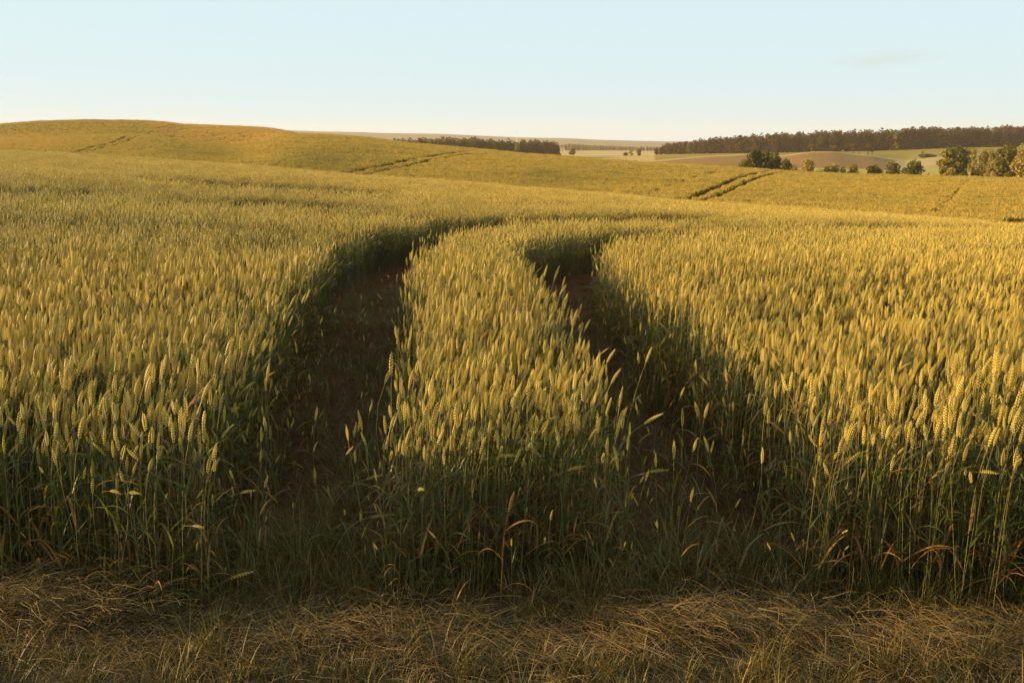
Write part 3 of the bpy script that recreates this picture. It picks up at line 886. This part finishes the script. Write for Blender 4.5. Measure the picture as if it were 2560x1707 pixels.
def seed_weed():
    X, Y = -1.52, 4.08
    t = empty('weed', (X, Y, 0))
    P = plant_curve(.88, .10, .2, .55, .1, 14)
    st = MB(); tube(st, P, np.linspace(.0034, .0014, 14), 'rust', .8, 4); st.build('stem', t)
    for (i, az, ln, up) in ((7, 2.8, .16, .5), (8, .2, .17, .6), (9, 2.6, .10, .9), (10, .1, .15, .2), (11, -.3, .10, .5), (12, .5, .09, .9), (13, .1, .10, .8)):
        b = MB()
        pts = [P[i] + np.array([math.cos(az) * math.cos(up), math.sin(az) * .6, math.sin(up) - .35 * f]) * ln * f for f in np.linspace(0, 1, 6)]
        tube(b, pts, .0008, 'rust', .8, 3)
        for f in np.linspace(.35, 1, 13):
            c = np.array([np.interp(f, np.linspace(0, 1, 6), [p[q] for p in pts]) for q in range(3)])
            for _ in range(3):
                a = np.random.default_rng(int(f * 1000) + i * 17 + _).normal(0, 1, 3); a /= np.linalg.norm(a)
                d = a * .5 + np.array([.5, 0, .6]); d /= np.linalg.norm(d)
                s1 = np.cross(d, a + .1); s1 /= np.linalg.norm(s1); s2 = np.cross(d, s1)
                cc = c + a * .003
                b.add([cc, cc + d * .005 + s1 * .0024, cc + d * .005 + s2 * .0024, cc + d * .005 - s1 * .0024, cc + d * .005 - s2 * .0024, cc + d * .014], OCT_F, 'rust', random.random())
        b.build('seed_branch', t)
    for k, az in enumerate((.3, 2.9, -.5)):
        b = MB(); blade(b, P[3 + k * 2], az, .2, .009, .9, 'dry', .7, 8); b.build('leaf', t)
    tag(t, 'reddish branching seed weed rising among green wheat ears of the left block', 'weed')
seed_weed()

# ------------------------------------------------------------------ trees
def crown_mb(blobs, nleaf, size, mat, seed=0, flat=.0, dark=None):
    """leaf clumps scattered through the outer shell of several lobes"""
    r = np.random.default_rng(seed)
    mb = MB(); vol = np.array([b[3] * b[4] * b[5] for b in blobs]) ** .67; vol /= vol.sum()
    for (cx, cy, cz, rx, ry, rz), fr in zip(blobs, vol):
        n = int(nleaf * fr)
        d = r.normal(0, 1, (n, 3)); d /= np.linalg.norm(d, axis=1)[:, None]
        rad = r.uniform(.62, 1.04, n)[:, None] * (1 + .10 * np.sin(d[:, :1] * 7 + cx) * np.cos(d[:, 2:] * 6))
        c = np.array([cx, cy, cz]) + d * rad * [rx, ry, rz]
        nrm = d * .6 + r.normal(0, .6, (n, 3)); nrm /= np.linalg.norm(nrm, axis=1)[:, None]
        a = np.cross(nrm, r.normal(0, 1, (n, 3))); a /= np.linalg.norm(a, axis=1)[:, None]; b = np.cross(nrm, a)
        s = size * r.uniform(.5, 1.2, n)[:, None]
        V = np.stack([c - a * s, c - b * s * .7, c + a * s, c + b * s * .7 + nrm * s * .3], 1).reshape(-1, 3)
        F = np.arange(n * 4).reshape(n, 4)
        tint = np.repeat(r.random(n) * .7 + r.uniform(-.1, .3), 4)
        mb.add(V, F, mat, tint)
    return mb
def trunk_mb(h, r0, blobs, seed=0):
    r = np.random.default_rng(seed + 99); mb = MB()
    P = np.array([[0, 0, -.4], [r.normal(0, .03) * h, 0, h * .25], [r.normal(0, .04) * h, r.normal(0, .03) * h, h * .5], [r.normal(0, .05) * h, 0, h * .78]])
    tube(mb, P, np.array([1.3, 1, .75, .3]) * r0, 'bark', .5, 7)
    for b in blobs[:7]:
        s = P[1] + (P[3] - P[1]) * r.uniform(.1, .8)
        e = np.array(b[:3]); m_ = (s + e) / 2 + [0, 0, .05 * h]
        tube(mb, [s, m_, e], np.array([.45, .3, .12]) * r0, 'bark', .5, 5)
    return mb
def blobs_round(w_, h, n, seed, base=.15, lo=.5):
    r = np.random.default_rng(seed); o = []
    for i in range(n):
        a = r.uniform(0, 6.28); f = r.random()
        z = h * (base + (1 - base) * (.2 + .68 * f))
        rr = w_ * .5 * (.62 * math.sin(math.pi * min(1, .22 + .72 * f))) * r.uniform(.3, 1)
        s = w_ * r.uniform(.17, .29)
        o.append((rr * math.cos(a), rr * math.sin(a), z, s, s, s * h / w_ * r.uniform(.55, .85)))
    o.append((0, 0, h * (base + (1 - base) * .48), w_ * .3, w_ * .3, h * (1 - base) * .40))
    return o
def tree(name, label, px, Y, y_top, w_px, mat, seed, shape='round', group=None, cat='tree', nleaf=1500, y_base=None, zoff=0, size=None):
    X, Y, z = at(px, Y)
    top = H - float(s_of(y_top)) * Y
    h = max(.6, top - z); w_ = w_px / FPX * Y
    t = empty(name, (X, Y, z))
    if shape == 'round': bl = blobs_round(w_, h, 9, seed, .05)
    elif shape == 'pine':
        r = np.random.default_rng(seed); bl = []
        for i in range(6):
            a = r.uniform(0, 6.28); q = w_ * .28 * r.random()
            bl.append((q * math.cos(a), q * math.sin(a), h * r.uniform(.66, .88), w_ * .26, w_ * .26, h * .13))
    elif shape == 'poplar':
        r = np.random.default_rng(seed); bl = []
        for i in range(11):
            f = (i + .5) / 11; a = r.uniform(0, 6.28)
            q = w_ * .26 * math.sin(math.pi * (.15 + .75 * f)) * r.uniform(.4, 1)
            bl.append((q * math.cos(a), q * math.sin(a), h * (.10 + .82 * f), w_ * r.uniform(.18, .27), w_ * .22, h * r.uniform(.07, .11)))
    size = size or max(.16, w_ * .055)
    trunk_mb(h, h * .022 + .04, bl, seed).build('trunk', t)
    crown_mb(bl, nleaf, size, mat, seed).build('crown', t, smooth_=False)
    tag(t, label, cat, group)
    return t
# right hand cluster by the far edge of the hill
g1 = 'tall pale trees in the valley beyond the hill'
tree('tree', 'broad olive tree at the left end of the tall pale tree row', 2372, 330, 366, 66, 'leaf_mid', 11, 'poplar', g1, nleaf=2600)
tree('tree', 'olive tree second from the left in the tall pale tree row', 2400, 338, 364, 60, 'leaf_mid', 12, 'poplar', g1, nleaf=2600)
tree('tree', 'slim gappy tree third from the left in the tall pale row', 2436, 345, 366, 34, 'leaf_pale', 13, 'poplar', g1)
tree('tree', 'slim pale tree in the middle of the tall pale row', 2458, 350, 367, 28, 'leaf_pale', 14, 'poplar', g1)
tree('tree', 'slim yellowish tree right of the middle of the tall pale row', 2482, 342, 368, 32, 'leaf_pale', 15, 'poplar', g1)
tree('tree', 'broad round headed tree with a leaning bare trunk in the tall row', 2512, 325, 362, 70, 'leaf_mid', 16, 'round', g1, nleaf=2600)
tree('tree', 'pale round tree cut by the right edge of the photo', 2562, 320, 361, 62, 'leaf_pale', 17, 'round', g1, nleaf=2400)
tree('tree', 'tall olive tree standing between the two left broad trees and slim ones', 2418, 352, 369, 44, 'leaf_mid', 71, 'poplar', g1, nleaf=1800)
tree('tree', 'olive tree wedged behind the slim pale trees of the tall row', 2470, 362, 370, 52, 'leaf_mid', 72, 'poplar', g1, nleaf=1800)
tree('tree', 'dark tree in the gap left of the pale tree at the right edge', 2538, 348, 372, 50, 'leaf_mid', 73, 'round', g1, nleaf=1800)
g2 = 'bushes in the valley beyond the hill'
tree('bush', 'dark round bush leftmost of three between the pale bushes and tall trees', 2192, 330, 406, 58, 'leaf_dark', 21, 'round', g2, 'bush')
tree('bush', 'dark bush with a pale foot in the middle of the three round bushes', 2238, 335, 403, 52, 'leaf_dark', 22, 'round', g2, 'bush')
tree('bush', 'dark bush with sunlit left side, rightmost of the three round bushes', 2286, 325, 403, 66, 'leaf_dark', 23, 'round', g2, 'bush')
tree('bush', 'tiny green bush between the round dark bushes and the tall trees', 2327, 320, 430, 16, 'leaf_mid', 24, 'round', g2, 'bush', 500)
tree('bush', 'low yellow bush under the left end of the tall pale tree row', 2382, 312, 418, 40, 'leaf_pale', 25, 'round', g2, 'bush')
tree('bush', 'dark low bush under the middle of the tall pale tree row', 2445, 312, 420, 36, 'leaf_dark', 26, 'round', g2, 'bush')
tree('bush', 'small yellow bush under the broad round headed tree', 2490, 306, 432, 22, 'leaf_pale', 27, 'round', g2, 'bush', 700)
tree('bush', 'dark low bush right of the small yellow bush below the tall row', 2534, 308, 430, 40, 'leaf_dark', 28, 'round', g2, 'bush')
tree('bush', 'pale small bush right beside the dark willow grove', 1990, 315, 411, 40, 'leaf_pale', 31, 'round', g2, 'bush', 900)
tree('bush', 'pale pointed bush second to the right of the willow grove', 2024, 318, 400, 50, 'leaf_pale', 32, 'round', g2, 'bush', 1100)
tree('bush', 'broad pale bush third to the right of the willow grove', 2084, 325, 406, 62, 'leaf_pale', 33, 'round', g2, 'bush', 1100)
tree('bush', 'small green bush last in the pale bush row below the knoll', 2136, 328, 409, 40, 'leaf_mid', 34, 'round', g2, 'bush', 900)
tree('bush', 'low pale bush closing the gap beside the pointed pale bush', 2050, 316, 420, 34, 'leaf_pale', 36, 'round', g2, 'bush', 900)
tree('bush', 'dark low bush tucked between the pale bushes below the knoll', 2112, 330, 415, 34, 'leaf_dark', 35, 'round', g2, 'bush', 700)
g3 = 'trees of the dark grove'
tree('willow_tree', 'tallest dark tree at the rounded left top of the grove', 1888, 325, 374, 62, 'leaf_dark', 41, 'round', g3, nleaf=2600)
tree('willow_tree', 'dark tree second from the left along the grove sloping top', 1916, 330, 380, 56, 'leaf_dark', 42, 'round', g3, nleaf=2400)
tree('willow_tree', 'dark tree third from the left along the grove sloping top', 1942, 328, 388, 50, 'leaf_dark', 43, 'round', g3, nleaf=2200)
tree('willow_tree', 'low dark tree at the right foot of the grove', 1968, 322, 401, 44, 'leaf_dark', 44, 'round', g3, nleaf=1800)
tree('willow_tree', 'paler green low tree at the left foot of the grove', 1862, 318, 400, 38, 'leaf_mid', 45, 'round', g3, nleaf=1800)
g4 = 'pines on the knoll'
for i, (px, yt, wp, lab) in enumerate((
    (2029, 361, 21, 'lone pine standing on the left shoulder of the knoll'),
    (2086, 364, 20, 'first pine of the knoll top group, at its left end'),
    (2101, 369, 17, 'low pine second in the knoll top group'),
    (2117, 372, 14, 'smallest pine in the gap of the knoll top group'),
    (2133, 361, 20, 'tallest pine in the middle of the knoll top group'),
    (2149, 366, 16, 'low pine right of the tallest pine on the knoll'),
    (2171, 362, 22, 'round headed pine near the right end of the knoll group'),
    (2182, 372, 14, 'low dark pine last at the right end of the knoll group'))):
    tree('pine_tree', lab, px, 612, yt - 1, wp * 1.15, 'leaf_pine', 50 + i, 'pine', g4, nleaf=800)
tree('tree', 'small lone tree in the green field behind the knoll', 2308, 800, 377, 12, 'leaf_mid', 61, 'round', None, nleaf=500)
tree('hedge', 'low dark hedge crossing the green field right of the knoll', 2318, 700, 384, 46, 'leaf_dark', 62, 'round', None, 'hedge', 900)
tree('tree', 'square dense tree alone in the pale valley field', 1432, 1000, 372, 22, 'leaf_mid', 63, 'round', None, nleaf=1200)
tree('bush', 'first pale thicket in the valley field left of the long wood', 1565, 1000, 381, 16, 'leaf_brown', 64, 'round', None, 'bush', 600)
tree('tree', 'thin gappy tree between thicket and dark tree in the valley', 1578, 1010, 374, 18, 'leaf_pale', 65, 'poplar', None, nleaf=500)
tree('tree', 'small dark tree in the valley just left of the long wood', 1598, 990, 373, 16, 'leaf_brown', 66, 'round', None, nleaf=900)

def tree_template(seed, mat, h=1.0, w_=.55, n=620, shape='round'):
    bl = blobs_round(w_, h, 9, seed, -.05)
    mb = crown_mb(bl, n, w_ * .085, mat, seed)
    tube(mb, [(0, 0, -.1), (0, 0, .5)], [.02, .012], 'leaf_brown', .1, 4)
    return mb
WT = [tree_template(200 + i, 'leaf_brown', 1, .42 + .03 * (i % 4)) for i in range(6)] + [tree_template(220 + i, 'leaf_mid', 1, .5) for i in range(2)]
def wood(name, label, front, depth, rows, hgt, seed, sp, midshare=.06):
    """front: (px, Y, height factor) along the edge facing the camera"""
    r = np.random.default_rng(seed); P, K, Rr, S = [], [], [], []
    fr = np.array(front, float)
    for row in range(rows):
        px = fr[0, 0]
        while px < fr[-1, 0]:
            Y = np.interp(px, fr[:, 0], fr[:, 1]) + row * depth / rows + r.uniform(-3, 3)
            top = np.interp(px, fr[:, 0], fr[:, 2])
            X = float(u_of(px)) * Y
            z = float(height(X, Y))
            ztop = H - float(s_of(top)) * Y
            h = max(4, (ztop - z)) * r.uniform(.86, 1.01) if row > 0 else max(4, (ztop - z)) * r.uniform(.80, .96)
            P.append((X, Y, z - .3)); K.append(r.integers(0, 6) if r.random() > midshare else 6 + r.integers(0, 2))
            Rr.append((0, 0, r.uniform(0, 6.28))); ws = h * r.uniform(1.1, 1.6); S.append((ws, ws, h))
            px += sp / Y * FPX * r.uniform(.6, 1.4)
    o = scatter(name, WT, np.array(P), np.array(K), np.array(Rr), np.array(S))
    tag(o, label, 'wood', kind='stuff')
    print(name, len(P))
wood('forest', 'long dark brown wood on the horizon at the right', [(1642, 1080, 366), (1665, 1070, 357), (1700, 1060, 352), (1760, 1040, 344), (1850, 1020, 336), (1950, 1000, 330), (2080, 990, 325), (2200, 985, 321), (2320, 985, 315), (2450, 985, 314), (2560, 985, 311), (2750, 985, 308)], 60, 6, 20, 5, 5.2, .015)
wood('woods', 'smaller brown wood below the hazy hills in the middle', [(960, 900, 346), (1020, 905, 344), (1100, 910, 339), (1180, 915, 341), (1270, 915, 345), (1330, 915, 347), (1370, 915, 346), (1388, 920, 350), (1396, 925, 362)], 60, 5, 18, 6, 5.0, .25)
wood('treeline', 'hazy tree belts crossing the distant valley floor', [(1395, 2700, 362), (1430, 2650, 358), (1480, 2700, 361), (1540, 2750, 364), (1600, 2500, 366), (1650, 2450, 366)], 160, 5, 12, 7, 8, .5)

# unseen hedge added left of the picture to keep low sun off the verge
def added_shade_hedge():
    t = empty('hedge', (-9.0, 2.0, 0))
    bl = []
    r = np.random.default_rng(5)
    for i in range(16):
        yy = -4.6 + i * .38; low = max(0, (yy - .9)) * .55
        bl.append((r.uniform(-.5, .5), yy + r.uniform(-.1, .1), r.uniform(.7, 1.5) - low * .6, .8, .5, r.uniform(.95, 1.25) - low * .3))
    tk = MB()
    for b in bl[::3]: tube(tk, [(b[0], b[1], -.1), (b[0], b[1] + .1, .8), (b[0] + .1, b[1], 1.6)], [.06, .05, .02], 'bark', .5, 6)
    tk.build('trunk', t)
    crown_mb(bl, 16000, .07, 'leaf_mid', 3).build('crown', t, smooth_=False)
    tag(t, 'added leafy hedge out of view on the left, shading the verge', 'hedge')
added_shade_hedge()

# house and mast far off in the valley
def box(mb, c, s, mat, tint=.5):
    x0, y0, z0 = [c[i] - s[i] / 2 for i in range(3)]; x1, y1_, z1 = [c[i] + s[i] / 2 for i in range(3)]
    mb.add([(x0, y0, z0), (x1, y0, z0), (x1, y1_, z0), (x0, y1_, z0), (x0, y0, z1), (x1, y0, z1), (x1, y1_, z1), (x0, y1_, z1)],
           [[0, 3, 2, 1], [4, 5, 6, 7], [0, 1, 5, 4], [1, 2, 6, 5], [2, 3, 7, 6], [3, 0, 4, 7]], mat, tint)
def house():
    X, Y, z = at(1406, 2300)
    t = empty('house', (X, Y, z))
    wl = MB(); box(wl, (0, 0, 3.5), (11, 8, 7), 'white'); wl.build('wall', t, False)
    rf = MB()
    rf.add([(-6, -4.6, 6.8), (6, -4.6, 6.8), (6, 4.6, 6.8), (-6, 4.6, 6.8), (-6, 0, 10.2), (6, 0, 10.2)], [[0, 1, 5, 4], [2, 3, 4, 5], [0, 4, 3], [1, 2, 5], [0, 3, 2, 1]], 'tile', .5)
    rf.build('roof', t, False)
    for xx in (-3, 0, 3):
        b = MB(); box(b, (xx, -4.01, 4.6), (1.2, .1, 1.5), 'glass'); b.build('window', t, False)
    b = MB(); box(b, (0, -4.01, 1.2), (1.3, .1, 2.3), 'tile'); b.build('door', t, False)
    tag(t, 'tiny pale house far off in the valley beside the middle wood', 'house')
house()
def mast():
    X, Y, z = at(1292, 4800)
    t = empty('radio_mast', (X, Y, z))
    top = H - float(s_of(325)) * Y - z
    b = MB(); tube(b, [(0, 0, -1), (0, 0, top * .5), (0, 0, top)], [1.3, 1.0, .5], 'metal', .5, 6); b.build('pole', t)
    c = MB()
    for f in (.72, .86): box(c, (0, 0, top * f), (4, 4, 1.2), 'metal')
    c.build('antenna', t, False)
    tag(t, 'faint thin mast standing on the far hazy hills', 'mast')
mast()

# ------------------------------------------------------------------ haze
def haze():
    m = new_mat('haze_air')
    pv = N(m, 'ShaderNodeVolumePrincipled')
    pv.inputs['Color'].default_value = (1.0, .84, .64, 1)
    pv.inputs['Density'].default_value = 0.00008
    pv.inputs['Anisotropy'].default_value = 0.1
    o = N(m, 'ShaderNodeOutputMaterial'); L(m, pv.outputs[0], o.inputs['Volume'])
    M['haze'] = m
    zlo = float(ZT.min()) - 3
    b = MB(); box(b, (0, 3200, (zlo + 110) / 2), (14000, 6700, 110 - zlo), 'haze')
    q = b.build('haze', None, False)
    tag(q, 'thin warm evening haze over the whole valley', 'haze', kind='stuff')
haze()
